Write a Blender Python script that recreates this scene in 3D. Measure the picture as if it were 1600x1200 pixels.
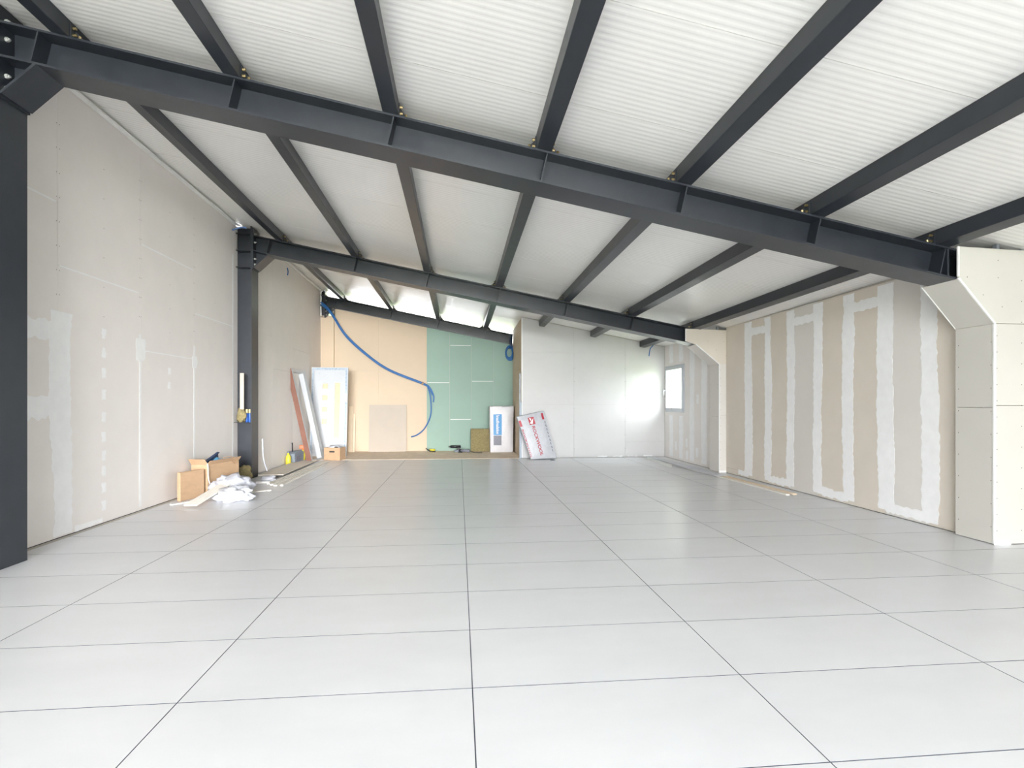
import bpy, math, random
from mathutils import Vector, Matrix, noise
random.seed(7)
scene = bpy.context.scene
for o in list(bpy.data.objects):
    bpy.data.objects.remove(o)
COL = scene.collection
R = math.radians

# ------------------------------------------------------------------ camera, sky, light, exposure
FPX, EYE, YAW, HOR = 850.73, 1.2214, 0.09691, 629.67
cam_d = bpy.data.cameras.new('camera')
cam = bpy.data.objects.new('camera', cam_d)
COL.objects.link(cam)
cam_d.sensor_fit = 'HORIZONTAL'
cam_d.sensor_width = 36.0
cam_d.lens = FPX / 1600 * 36.0
cam_d.shift_y = (HOR - 600) / 1600
cam_d.clip_start = 0.05
cam_d.clip_end = 200
cam.location = (0, 0, EYE)
cam.rotation_euler = (R(90), 0, -YAW)
scene.camera = cam

world = bpy.data.worlds.new('world')
scene.world = world
world.use_nodes = True
wb = world.node_tree.nodes['Background']
wb.inputs['Color'].default_value = (0.93, 0.955, 1.0, 1)
wb.inputs['Strength'].default_value = 5.4
scene.cycles.max_bounces = 16
scene.cycles.diffuse_bounces = 12
scene.cycles.glossy_bounces = 6
sun_d = bpy.data.lights.new('hazy_low_sun', 'SUN')
sun_d.energy = 1.75
sun_d.angle = R(20)
sun_d.color = (1.0, 0.985, 0.965)
sun = bpy.data.objects.new('hazy_low_sun', sun_d)
sun.rotation_euler = (R(90 - 1), 0, R(9))     # behind the camera, just above the horizon
COL.objects.link(sun)



def portal(name, loc, rot, sx, sy):
    l = bpy.data.lights.new(name, 'AREA')
    l.shape = 'RECTANGLE'
    l.size, l.size_y = sx, sy
    l.cycles.is_portal = True
    o = bpy.data.objects.new(name, l)
    o.location, o.rotation_euler = loc, rot
    COL.objects.link(o)


FRONT_Y = -7.4
RX0_ = 4.875
GL0, GL1 = FRONT_Y + 0.4, -4.8        # unseen side openings behind the camera, added to even out the light
portal('daylight_front_opening', (-0.6, FRONT_Y - 0.05, 2.0), (R(90), 0, 0), 6.2, 4.4)
portal('added_right_opening', (RX0_ + 0.2, (GL0 + GL1) / 2, 1.2), (0, R(90), 0), 2.4, GL1 - GL0)
portal('added_left_opening', (-3.79, (GL0 + GL1) / 2, 1.4), (0, R(-90), 0), 2.75, GL1 - GL0)
portal('daylight_window', (4.80, 11.43, 1.52), (0, R(90), 0), 1.1, 1.1)
portal('daylight_eaves_gap', (-1.0, 14.35, 3.5), (R(-90), 0, 0), 5.4, 1.3)

scene.view_settings.view_transform = 'Standard'
scene.view_settings.look = 'None'
scene.view_settings.gamma = 1
scene.view_settings.use_curve_mapping = False
scene.view_settings.exposure = 2.45

# ------------------------------------------------------------------ materials


def lin(c):
    return tuple((v / 255 / 12.92) if v / 255 <= 0.04045 else ((v / 255 + 0.055) / 1.055) ** 2.4 for v in c) + (1,)


def mat(name, rgb, rough=0.6, var=0.06, scale=4.0, detail=5, bump=0.0, bscale=60.0, metal=0.0, spec=0.5,
        rvar=0.08, stretch=(1, 1, 1), rand=0.0, trans=0.0, rgb2=None, emission=None, alpha=1.0, coat=0.0):
    """Principled material; noise breaks up its own colour and gloss."""
    m = bpy.data.materials.new(name)
    m.use_nodes = True
    nt = m.node_tree
    N, L = nt.nodes, nt.links
    b = N['Principled BSDF']
    tc = N.new('ShaderNodeTexCoord')
    mp = N.new('ShaderNodeMapping')
    mp.inputs['Scale'].default_value = stretch
    geo = N.new('ShaderNodeNewGeometry')
    L.new(geo.outputs['Position'], mp.inputs['Vector'])
    nz = N.new('ShaderNodeTexNoise')
    nz.inputs['Scale'].default_value = scale
    nz.inputs['Detail'].default_value = detail
    nz.inputs['Roughness'].default_value = 0.6
    L.new(mp.outputs[0], nz.inputs['Vector'])
    rp = N.new('ShaderNodeValToRGB')
    c = lin(rgb)
    if rgb2 is None:
        lo = tuple(max(0, v * (1 - var)) for v in c[:3]) + (1,)
        hi = tuple(min(1, v * (1 + var)) for v in c[:3]) + (1,)
    else:
        lo, hi = c, lin(rgb2)
    rp.color_ramp.elements[0].position = 0.3
    rp.color_ramp.elements[1].position = 0.7
    rp.color_ramp.elements[0].color = lo
    rp.color_ramp.elements[1].color = hi
    L.new(nz.outputs['Fac'], rp.inputs['Fac'])
    col = rp.outputs['Color']
    if rand:
        oi = N.new('ShaderNodeObjectInfo')
        mr = N.new('ShaderNodeMapRange')
        mr.inputs['To Min'].default_value = 1 - rand
        mr.inputs['To Max'].default_value = 1 + rand
        L.new(oi.outputs['Random'], mr.inputs['Value'])
        vm = N.new('ShaderNodeVectorMath')
        vm.operation = 'SCALE'
        L.new(col, vm.inputs[0])
        L.new(mr.outputs[0], vm.inputs['Scale'])
        col = vm.outputs[0]
    L.new(col, b.inputs['Base Color'])
    rr = N.new('ShaderNodeMapRange')
    rr.inputs['To Min'].default_value = max(0.02, rough - rvar)
    rr.inputs['To Max'].default_value = min(1, rough + rvar)
    L.new(nz.outputs['Fac'], rr.inputs['Value'])
    L.new(rr.outputs[0], b.inputs['Roughness'])
    b.inputs['Metallic'].default_value = metal
    b.inputs['Specular IOR Level'].default_value = spec
    b.inputs['Transmission Weight'].default_value = trans
    b.inputs['Alpha'].default_value = alpha
    b.inputs['Coat Weight'].default_value = coat
    b.inputs['Coat Roughness'].default_value = 0.12
    if bump:
        n2 = N.new('ShaderNodeTexNoise')
        n2.inputs['Scale'].default_value = bscale
        n2.inputs['Detail'].default_value = 4
        L.new(geo.outputs['Position'], n2.inputs['Vector'])
        bp = N.new('ShaderNodeBump')
        bp.inputs['Strength'].default_value = bump
        bp.inputs['Distance'].default_value = 0.01
        L.new(n2.outputs['Fac'], bp.inputs['Height'])
        L.new(bp.outputs[0], b.inputs['Normal'])
    return m


M = {}
M['tile'] = mat('porcelain_tile', (212, 213, 216), 0.30, 0.035, 1.4, 8, rvar=0.025, stretch=(1, 2.2, 1), rand=0.012, spec=0.5)
M['grout'] = mat('dark_grout', (78, 88, 104), 0.9)
M['screed'] = mat('bare_screed', (235, 219, 201), 0.85, 0.12, 6, bump=0.2)
M['board'] = mat('plasterboard_grey', (232, 227, 223), 0.75, 0.02, 3.0, rand=0.008)
M['board_tan'] = mat('plasterboard_tan', (217, 208, 196), 0.75, 0.03, 2.5, rand=0.03)
M['board_warmlit'] = mat('plasterboard_warm_lit', (206, 188, 165), 0.75, 0.03, 1.2, rand=0.01)  # warm light at the back of the hall put into the board colour
M['board_green'] = mat('plasterboard_green', (146, 172, 160), 0.7, 0.04, 1.5, rand=0.03)
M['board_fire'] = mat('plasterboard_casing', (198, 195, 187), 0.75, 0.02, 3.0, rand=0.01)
M['board_soft'] = mat('plasterboard_soft_grey', (217, 213, 207), 0.75, 0.02, 3.0, rand=0.01)
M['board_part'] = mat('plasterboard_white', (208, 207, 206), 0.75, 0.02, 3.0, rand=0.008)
M['compound'] = mat('joint_compound', (240, 240, 240), 0.8, 0.03, 9, bump=0.1, bscale=30)
M['core'] = mat('wall_core', (190, 186, 178), 0.9)
M['bead'] = mat('corner_bead', (236, 236, 234), 0.5)
M['screw'] = mat('screw_steel', (96, 92, 88), 0.5, metal=0.6)
M['ceil'] = mat('ceiling_liner', (240, 239, 236), 0.24, 0.015, 3, rvar=0.03, spec=0.55)
M['steel'] = mat('anthracite_steel', (43, 47, 54), 0.34, 0.12, 7, 6, rvar=0.08, spec=0.5)
M['bolt'] = mat('zinc_bolt', (168, 150, 110), 0.4, metal=0.9)
M['steel_bolt'] = mat('dull_bolt', (176, 178, 176), 0.45, metal=0.2)
M['stud'] = mat('galvanised_stud', (146, 154, 162), 0.5, metal=0.5)
M['whiteplastic'] = mat('white_plastic', (194, 197, 204), 0.35, 0.02)
M['glass'] = None
M['frosted'] = mat('ornamental_glass_lit_cream', (232, 210, 176), 0.3, 0.06, 18, bump=0.3, bscale=40, trans=0.25)  # cream pane colour stands for the bright wall behind the glass
M['board_dull'] = mat('plasterboard_back', (184, 174, 162), 0.8, 0.03)
M['card'] = mat('cardboard', (178, 148, 118), 0.85, 0.07, 9, stretch=(1, 1, 3))
M['card_in'] = mat('cardboard_inside', (172, 142, 112), 0.9, 0.07, 9)
M['black'] = mat('black_plastic', (38, 40, 46), 0.4)
M['bluefoil'] = mat('blue_plastic_film', (96, 160, 196), 0.3, 0.2, 20)
M['navy'] = mat('navy_plastic', (30, 48, 78), 0.35, 0.2, 20)
M['film'] = mat('white_plastic_film', (176, 178, 186), 0.35, 0.05, 10, bump=0.3, bscale=25)
M['wood_white'] = mat('whitewashed_plank', (232, 227, 219), 0.6, 0.06, 4, stretch=(8, 1, 8))
M['wood'] = mat('pale_pine', (226, 208, 182), 0.6, 0.08, 4, stretch=(8, 8, 1))
M['wool'] = mat('mineral_wool', (124, 114, 80), 0.95, 0.2, 30, rgb2=(154, 142, 102), bump=0.9, bscale=60)
M['brown'] = mat('brown_foil_frame', (122, 82, 68), 0.45, 0.08, 12, stretch=(1, 1, 0.3))
M['pvc'] = mat('white_pvc', (186, 190, 195), 0.3, 0.02)
M['tape'] = mat('protective_tape', (120, 142, 166), 0.35, 0.18, 26, rgb2=(182, 196, 210))
M['bluepipe'] = mat('blue_conduit', (44, 104, 168), 0.4, 0.1, 30)
M['bluepipe_light'] = mat('pale_blue_conduit', (110, 140, 200), 0.4, 0.1, 30)
M['yellow'] = mat('yellow_plastic', (214, 200, 60), 0.4)
M['orange'] = mat('orange_plastic', (226, 108, 58), 0.4)
M['greyplastic'] = mat('grey_blue_plastic', (122, 132, 144), 0.5)
M['canblue'] = mat('blue_can', (52, 96, 178), 0.35)
M['canyellow'] = mat('cream_can_cap', (222, 206, 150), 0.35)
M['pkgwhite'] = mat('white_package_film', (206, 205, 209), 0.35, 0.04, 14, bump=0.25, bscale=18)
M['pkggrey'] = mat('silver_package_film', (176, 178, 184), 0.35, 0.08, 12, bump=0.35, bscale=16)
M['pkgblue'] = mat('print_blue', (54, 140, 200), 0.45, 0.04)
M['pkgdark'] = mat('print_grey', (120, 122, 134), 0.5, 0.12, 60)
M['red'] = mat('print_red', (168, 18, 44), 0.45, 0.05)
M['printblack'] = mat('print_dark', (70, 58, 64), 0.5)
M['bounce_pale'] = mat('pale_bounce_slab', (196, 192, 186), 0.9, 0.06, 3)
M['grass'] = mat('meadow_grass', (98, 116, 62), 0.9, 0.25, 1.2)
M['facade'] = mat('pale_render', (214, 220, 228), 0.8)


def glass_mat():
    m = bpy.data.materials.new('clear_glass')
    m.use_nodes = True
    N, L = m.node_tree.nodes, m.node_tree.links
    N.remove(N['Principled BSDF'])
    t = N.new('ShaderNodeBsdfTransparent')
    t.inputs['Color'].default_value = (0.95, 0.97, 0.96, 1)
    g = N.new('ShaderNodeBsdfGlossy')
    g.inputs['Roughness'].default_value = 0.03
    mx = N.new('ShaderNodeMixShader')
    mx.inputs[0].default_value = 0.05
    L.new(t.outputs[0], mx.inputs[1])
    L.new(g.outputs[0], mx.inputs[2])
    L.new(mx.outputs[0], N['Material Output'].inputs['Surface'])
    return m


M['glass'] = glass_mat()

# ------------------------------------------------------------------ mesh helpers


def origin(o):
    v = Vector((0, 0, 0))
    while o is not None:
        v += o.location
        o = o.parent
    return v


class MB:
    """collects shapes (world coordinates) that become ONE mesh object"""

    def __init__(self):
        self.v, self.f = [], []

    def add(self, vs, fs):
        n = len(self.v)
        self.v += [tuple(p) for p in vs]
        self.f += [tuple(i + n for i in f) for f in fs]
        return self

    def box(self, x0, x1, y0, y1, z0, z1, fn=None):
        vs = [(x, y, z) for z in (z0, z1) for y in (y0, y1) for x in (x0, x1)]
        if fn:
            vs = [fn(Vector(p)) for p in vs]
        return self.add(vs, [(0, 2, 3, 1), (4, 5, 7, 6), (0, 1, 5, 4), (2, 6, 7, 3), (0, 4, 6, 2), (1, 3, 7, 5)])

    def prism(self, poly, axis, a, b, fn=None):
        """poly: 2D outline, extruded along axis ('x' -> (y,z), 'y' -> (x,z), 'z' -> (x,y))"""
        n = len(poly)

        def P(p, t):
            return {'x': (t, p[0], p[1]), 'y': (p[0], t, p[1]), 'z': (p[0], p[1], t)}[axis]
        vs = [P(p, a) for p in poly] + [P(p, b) for p in poly]
        if fn:
            vs = [fn(Vector(p)) for p in vs]
        fs = [tuple(range(n - 1, -1, -1)), tuple(range(n, 2 * n))]
        fs += [(i, (i + 1) % n, n + (i + 1) % n, n + i) for i in range(n)]
        return self.add(vs, fs)

    def tube(self, pts, r, n=8, caps=True):
        pts = [Vector(p) for p in pts]
        rs = r if isinstance(r, (list, tuple)) else [r] * len(pts)
        vs, fs = [], []
        up = Vector((0, 0, 1))
        prev = None
        for i, p in enumerate(pts):
            t = (pts[min(i + 1, len(pts) - 1)] - pts[max(i - 1, 0)]).normalized()
            if prev is None:
                a = t.cross(up)
                if a.length < 1e-3:
                    a = t.cross(Vector((1, 0, 0)))
                a.normalize()
            else:
                a = (prev - t * prev.dot(t)).normalized()
            prev = a
            b = t.cross(a)
            for k in range(n):
                w = 2 * math.pi * k / n
                vs.append(p + (a * math.cos(w) + b * math.sin(w)) * rs[i])
        for i in range(len(pts) - 1):
            for k in range(n):
                fs.append((i * n + k, i * n + (k + 1) % n, (i + 1) * n + (k + 1) % n, (i + 1) * n + k))
        if caps:
            fs.append(tuple(range(n - 1, -1, -1)))
            fs.append(tuple((len(pts) - 1) * n + k for k in range(n)))
        return self.add(vs, fs)

    def lathe(self, c, prof, n=14):
        vs, fs = [], []
        for r, z in prof:
            for k in range(n):
                w = 2 * math.pi * k / n
                vs.append((c[0] + r * math.cos(w), c[1] + r * math.sin(w), c[2] + z))
        for i in range(len(prof) - 1):
            for k in range(n):
                fs.append((i * n + k, i * n + (k + 1) % n, (i + 1) * n + (k + 1) % n, (i + 1) * n + k))
        fs.append(tuple(range(n - 1, -1, -1)))
        fs.append(tuple((len(prof) - 1) * n + k for k in range(n)))
        return self.add(vs, fs)

    def build(self, name, m, parent=None, smooth=False, bevel=0.0):
        o0 = origin(parent) if parent else Vector((0, 0, 0))
        me = bpy.data.meshes.new(name)
        me.from_pydata([tuple(Vector(p) - o0) for p in self.v], [], self.f)
        import bmesh
        bm = bmesh.new()
        bm.from_mesh(me)
        bmesh.ops.recalc_face_normals(bm, faces=bm.faces)
        bm.to_mesh(me)
        bm.free()
        if smooth:
            for p in me.polygons:
                p.use_smooth = True
        me.materials.append(M[m])
        o = bpy.data.objects.new(name, me)
        COL.objects.link(o)
        if parent:
            o.parent = parent
        if bevel:
            bv = o.modifiers.new('bevel', 'BEVEL')
            bv.width = bevel
            bv.segments = 2
            bv.limit_method = 'ANGLE'
        return o


def tag(o, label, cat, group=None):
    o['label'], o['category'] = label, cat
    if group:
        o['group'] = group
    return o


def struct(o, label=None):
    o['kind'] = 'structure'
    if label:
        o['label'] = label
    return o


def thing(name, loc, label, cat, group=None):
    o = bpy.data.objects.new(name, None)
    o.empty_display_size = 0.1
    o.location = loc
    COL.objects.link(o)
    return tag(o, label, cat, group)


def place(loc, rz=0.0, rx=0.0, ry=0.0):
    mt = Matrix.Translation(loc) @ Matrix.Rotation(rz, 4, 'Z') @ Matrix.Rotation(ry, 4, 'Y') @ Matrix.Rotation(rx, 4, 'X')
    return lambda p: mt @ Vector(p)


def spline(ctrl, per=8):
    c = [Vector(p) for p in ctrl]
    out = []
    for i in range(len(c) - 1):
        p0, p1, p2, p3 = c[max(i - 1, 0)], c[i], c[i + 1], c[min(i + 2, len(c) - 1)]
        for k in range(per):
            t = k / per
            out.append(0.5 * ((2 * p1) + (p2 - p0) * t + (2 * p0 - 5 * p1 + 4 * p2 - p3) * t * t + (3 * p1 - p0 - 3 * p2 + p3) * t ** 3))
    out.append(c[-1])
    return out


def text_verts(body, size):
    cu = bpy.data.curves.new('text', 'FONT')
    cu.body = body
    cu.size = size
    cu.resolution_u = 3
    cu.offset = 0.022
    ob = bpy.data.objects.new('text', cu)
    COL.objects.link(ob)
    dg = bpy.context.evaluated_depsgraph_get()
    me = bpy.data.meshes.new_from_object(ob.evaluated_get(dg))
    vs = [tuple(v.co) for v in me.vertices]
    fs = [tuple(p.vertices) for p in me.polygons]
    bpy.data.objects.remove(ob)
    bpy.data.curves.remove(cu)
    bpy.data.meshes.remove(me)
    return vs, fs


# ------------------------------------------------------------------ the building's geometry
SL, DR = 0.192, 0.0115            # roof falls to the right and a touch to the back
RD, PH = 0.262, 0.13              # rafter depth, purlin height


def zb(x, y):                     # rafter underside
    return 3.149 - SL * x - DR * y


def zt(x, y):
    return zb(x, y) + RD


def zc(x, y):                     # ceiling
    return zb(x, y) + RD + PH


BACK_Y, END_Y = 13.98, 15.4
LX1, LX2 = -3.60, -3.44           # left wall: first bay, second bay
RX0, RX1 = 4.875, 4.66            # right wall: beside the camera, beyond the near frame
PART_X, PART_Y = 1.38, 12.0
FRAMES = [4.28, 9.16, 13.90]      # near flange edge of each steel frame
FW = 0.29

# ------------------------------------------------------------------ ground outside
g = MB().box(-60, 60, -60, FRONT_Y - 0.3, -0.4, -0.12).box(-60, 60, 14.5, 60, -0.4, -0.12)
g.box(-60, -4.1, FRONT_Y - 0.3, 14.5, -0.4, -0.12).box(5.3, 60, FRONT_Y - 0.3, 14.5, -0.4, -0.12)
struct(g.build('ground', 'grass'), 'green meadow grass around the building')

pv = MB().box(-9, 12, FRONT_Y - 4.3, FRONT_Y - 0.31, -0.12, -0.03).box(-9, -4.11, FRONT_Y - 0.31, 2, -0.12, -0.03).box(5.31, 11, FRONT_Y - 0.31, 2, -0.12, -0.03).box(-12, 14, 14.51, 24, -0.12, -0.03)  # unseen pale slab, added to bounce neutral light up under the roof
struct(pv.build('bounce_slab', 'bounce_pale'), 'unseen pale slab added outside the hall to bounce light up')

# ------------------------------------------------------------------ floor and tiles
floor = struct(MB().box(-4.1, 5.3, FRONT_Y - 0.3, 14.5, -0.3, -0.006).build('floor', 'grout'),
               'large pale grey porcelain tiles laid over the whole hall floor')
TX0, TY0, JT = 0.057, 2.338, 0.004


def tile_mesh(w, d):
    me = bpy.data.meshes.new('tile')
    m = MB()
    x0, x1, y0, y1 = JT / 2, w - JT / 2, JT / 2, d - JT / 2
    b = 0.0003
    vs = [(x0, y0, -0.0055), (x1, y0, -0.0055), (x1, y1, -0.0055), (x0, y1, -0.0055),
          (x0, y0, -b), (x1, y0, -b), (x1, y1, -b), (x0, y1, -b),
          (x0 + b, y0 + b, 0), (x1 - b, y0 + b, 0), (x1 - b, y1 - b, 0), (x0 + b, y1 - b, 0)]
    fs = [(8, 9, 10, 11)]
    for k in range(4):
        j = (k + 1) % 4
        fs += [(k, j, 4 + j, 4 + k), (4 + k, 4 + j, 8 + j, 8 + k)]
    me.from_pydata(vs, [], fs)
    me.materials.append(M['tile'])
    me.materials.append(M['grout'])
    for p in me.polygons:
        p.material_index = 0 if p.index == 0 else 1
    return me


t_full, t_edge = tile_mesh(1.2, 0.6), tile_mesh(RX1 - 0.003 - (TX0 + 3.6), 0.6)
t_edge0 = tile_mesh(RX0 - 0.003 - (TX0 + 3.6), 0.6)
for j in range(-16, 16):
    for i in range(-3, 4):
        y = TY0 + 0.6 * j
        me = t_full if i < 3 else (t_edge if y > 4.3 else t_edge0)
        o = bpy.data.objects.new('tile', me)
        o.location = (TX0 + 1.2 * i, y, 0)
        o.parent = floor
        COL.objects.link(o)
Y_TILE = TY0 + 0.6 * 16
s = MB().box(-3.44, PART_X, Y_TILE + 0.01, BACK_Y, -0.0055, 0.004)
MB().box(LX1, TX0 - 3.6 - 0.004, 4.6, 9.3, -0.0055, -0.001).build('mortar_strip', 'core', floor)
s.build('screed_strip', 'screed', floor)['label'] = 'bare beige screed along the back wall'

# ------------------------------------------------------------------ ceiling of ribbed liner panels
ceil = struct(MB().box(-4.0, 5.25, FRONT_Y - 0.1, END_Y, 0.02, 0.14, lambda p: Vector((p.x, p.y, p.z + zc(p.x, p.y)))).build('ceiling', 'ceil'),
              'sloping white ceiling of finely ribbed roof panels')
PW, NR = 0.97, 18


def panel_mesh():
    prof = []
    p = (PW - 0.006) / NR
    for k in range(NR):
        y = 0.003 + k * p
        prof += [(y, 0.0), (y + p * 0.25, 0.0), (y + p * 0.50, 0.0011), (y + p * 0.75, 0.0011)]
    prof.append((PW - 0.003, 0.0))
    prof = [(prof[0][0], 0.018)] + prof + [(prof[-1][0], 0.018)]
    vs, fs = [], []
    for x in (-4.0, 5.25):
        vs += [(x, y, z - SL * x - DR * y) for y, z in prof]
    n = len(prof)
    for k in range(n - 1):
        fs.append((k, k + 1, n + k + 1, n + k))
    me = bpy.data.meshes.new('ceiling_panel')
    me.from_pydata(vs, [], fs)
    me.materials.append(M['ceil'])
    return me


pm = panel_mesh()
for k in range(-12, 13):
    y = 3.79 + PW * k
    if y < FRONT_Y - 0.6 or y + PW > END_Y:
        continue
    o = bpy.data.objects.new('ceiling_panel', pm)
    o.location = (0, y, zc(0, y))
    o.parent = ceil
    COL.objects.link(o)

# ------------------------------------------------------------------ walls
BT = 0.0125


def wall_boards(parent, axis, face, sgn, cols, m, top=None, gap=0.003, name='plasterboard'):
    """cols: (a0, a1, [z splits], material or None); a runs along the wall; face = visible plane; sgn = side the thickness lies"""
    for c in cols:
        a0, a1, zs = c[0], c[1], c[2]
        mm = c[3] if len(c) > 3 and c[3] else m
        zz = [0.006] + list(zs) + [None]
        for k in range(len(zz) - 1):
            lo, hi = zz[k] + (gap / 2 if k else 0), zz[k + 1]
            A0, A1 = a0 + gap / 2, a1 - gap / 2
            h0 = (top(A0) if callable(top) else top) if hi is None else hi - gap / 2
            h1 = (top(A1) if callable(top) else top) if hi is None else hi - gap / 2
            MB().prism([(A0, lo), (A1, lo), (A1, h1), (A0, h0)], axis, face, face + sgn * BT).build(name, mm, parent)


def screws(parent, axis, face, sgn, pts, r=0.0045):
    b = MB()
    for a, z in pts:
        poly = [(a + r * math.cos(w * math.pi / 3), z + r * math.sin(w * math.pi / 3)) for w in range(6)]
        b.prism(poly, axis, face + 0.0004 * -sgn, face + sgn * 0.002)
    o = b.build('screw_heads', 'screw', parent)
    o['kind'] = 'stuff'


def smear(parent, axis, face, sgn, a0, a1, z0, z1, vertical=True, ja=0.012, thick=0.0012, seed=0, wob=0.0, ends=0.01, name='joint_compound'):
    """trowelled filler with ragged edges; real thin layer"""
    rnd = random.Random(seed * 977 + 13)
    n = max(6, int(abs((z1 - z0) if vertical else (a1 - a0)) / 0.035))
    lo, hi = [], []
    for k in range(n + 1):
        t = k / n
        w = wob * math.sin(t * 5.3 + seed)
        e = 0.35 * ja * (noise.noise(Vector((t * 9, seed * 3.1, 0.3))) * 3)
        d1, d2 = rnd.uniform(-ja, ja) * 0.6 + e + w, rnd.uniform(-ja, ja) * 0.6 - e + w * 0.6
        if vertical:
            z = z0 + (z1 - z0) * t
            lo.append((a0 + d1, z))
            hi.append((a1 + d2, z))
        else:
            a = a0 + (a1 - a0) * t
            lo.append((a, z0 + d1))
            hi.append((a, z1 + d2))
    b = MB()
    vs, fs = [], []

    def P(p, t):
        return (t, p[0], p[1]) if axis == 'x' else (p[0], t, p[1])
    f1 = face - sgn * thick
    m = n + 1
    vs = [P(p, f1) for p in lo] + [P(p, f1) for p in hi] + [P(p, face) for p in lo] + [P(p, face) for p in hi]
    for k in range(n):
        fs += [(k, k + 1, m + k + 1, m + k), (k, k + 1, 2 * m + k + 1, 2 * m + k), (m + k, m + k + 1, 3 * m + k + 1, 3 * m + k)]
    fs += [(0, m, 3 * m, 2 * m), (n, m + n, 3 * m + n, 2 * m + n)]
    return b.add(vs, fs).build(name, 'compound', parent)


# --- left wall
wl = MB()
wl.box(-3.775, -3.635, FRONT_Y, GL1, 2.75, 4.33).box(-3.775, -3.635, FRONT_Y, GL0, 0.0, 2.75).box(-3.775, -3.635, FRONT_Y, GL1, -0.3, 0.02)
for (y0, y1, x) in ((GL1, 9.29, -3.635), (9.33, 14.5, -3.455)):
    wl.prism([(y0, -0.3), (y1, -0.3), (y1, zc(x, y1) + 0.015), (y0, zc(x, y0) + 0.015)], 'x', x, x - 0.14 - (x + 3.635))
wall_l = struct(wl.build('wall_left', 'core'), 'tall plasterboard wall on the left')
ltop = lambda y: zc(LX1, y) - 0.035
wall_boards(wall_l, 'x', LX1, -1, [(4.60, 5.279, [3.03]), (5.279, 6.555, [2.465]), (6.555, 7.822, [1.82, 3.03]),
                                   (7.822, 9.101, [2.445]), (9.101, 9.285, [])], 'board', ltop)
wall_boards(wall_l, 'x', LX2, -1, [(9.47, 10.45, [2.45]), (10.45, 11.70, [1.86]), (11.70, 12.95, [2.35]), (12.95, 13.975, [])], 'board',
            lambda y: zc(LX2, y) - 0.05)
pts = []
for ys in (5.265, 5.30, 6.54, 6.57, 7.808, 7.838):
    pts += [(ys, 2.2 + 0.22 * k) for k in range(8)]
for ys in (5.92, 7.19, 8.46):
    pts += [(ys, 2.1 + 0.3 * k) for k in range(6)]
screws(wall_l, 'x', LX1, -1, pts)
smear(wall_l, 'x', LX1, -1, 5.20, 5.455, 0.02, 2.05, True, 0.02, 0.002, 1, 0.03)
smear(wall_l, 'x', LX1, -1, 4.61, 5.24, 1.78, 1.95, False, 0.03, 0.0014, 2)
smear(wall_l, 'x', LX1, -1, 4.61, 5.24, 1.08, 1.28, False, 0.03, 0.0014, 3)
for k, z in enumerate((1.927, 1.732, 1.529, 1.307, 1.079, 0.877, 0.687, 0.531, 0.361, 0.179)):
    smear(wall_l, 'x', LX1, -1, 5.893, 5.948, z - 0.05, z + 0.05, True, 0.014, 0.001, 10 + k)
smear(wall_l, 'x', LX1, -1, 5.50, 5.90, 0.012, 0.06, False, 0.01, 0.001, 25)
for k, (y, z0, z1) in enumerate(((6.555, 0.05, 2.0), (7.822, 0.05, 2.0), (9.101, 0.05, 3.6))):
    smear(wall_l, 'x', LX1, -1, y - 0.022, y + 0.022, z0, z1, True, 0.004, 0.001, 30 + k)
smear(wall_l, 'x', LX1, -1, 6.48, 6.65, 1.70, 1.95, True, 0.02, 0.0011, 36)
smear(wall_l, 'x', LX1, -1, 7.76, 7.90, 1.70, 1.86, True, 0.02, 0.0011, 37)
for k, z in enumerate((1.62, 1.44)):
    smear(wall_l, 'x', LX1, -1, 7.15, 7.21, z - 0.04, z + 0.04, True, 0.014, 0.001, 40 + k)
for k, (a0, a1, z) in enumerate(((4.61, 5.26, 3.03), (5.30, 6.53, 2.465), (6.58, 7.80, 3.03), (6.66, 7.76, 1.82), (7.85, 9.07, 2.445))):
    smear(wall_l, 'x', LX1, -1, a0, a1, z - 0.006, z + 0.006, False, 0.002, 0.0006, 50 + k)

# --- unseen front wall added to cut daylight on partition and casing, left side open
struct(MB().prism([(2.5, -0.3), (5.06, -0.3), (5.06, zc(5.06, FRONT_Y) + 0.015), (2.5, zc(2.5, FRONT_Y) + 0.015)], 'y', FRONT_Y - 0.14, FRONT_Y - 0.002)
       .build('wall_front_blocker', 'core'), 'unseen wall added beside the open front to cut its daylight')

# trim at the head of the left wall
tl = MB()
for y0, y1, x in ((4.60, 9.15, LX1), (9.47, 13.9, LX2)):
    tl.box(x + 0.002, x + 0.075, y0, y1, -0.045, -0.030, lambda p: Vector((p.x, p.y, p.z + zc(p.x, p.y))))
    tl.box(x + 0.002, x + 0.012, y0, y1, -0.030, -0.004, lambda p: Vector((p.x, p.y, p.z + zc(p.x, p.y))))
struct(tl.build('trim_1', 'bead'), 'pale metal edge profile along the top of the left wall')

# --- right wall (window opening in the far bay)
wr = MB()
WY0, WY1, WZ0, WZ1 = 10.905, 11.945, 1.02, 2.045


def rw(y0, y1, x, z0=-0.3, z1=None):
    t0, t1 = (zc(x, y0) + 0.015, zc(x, y1) + 0.015) if z1 is None else (z1, z1)
    wr.prism([(y0, z0), (y1, z0), (y1, t1), (y0, t0)], 'x', x, 5.06)


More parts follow.
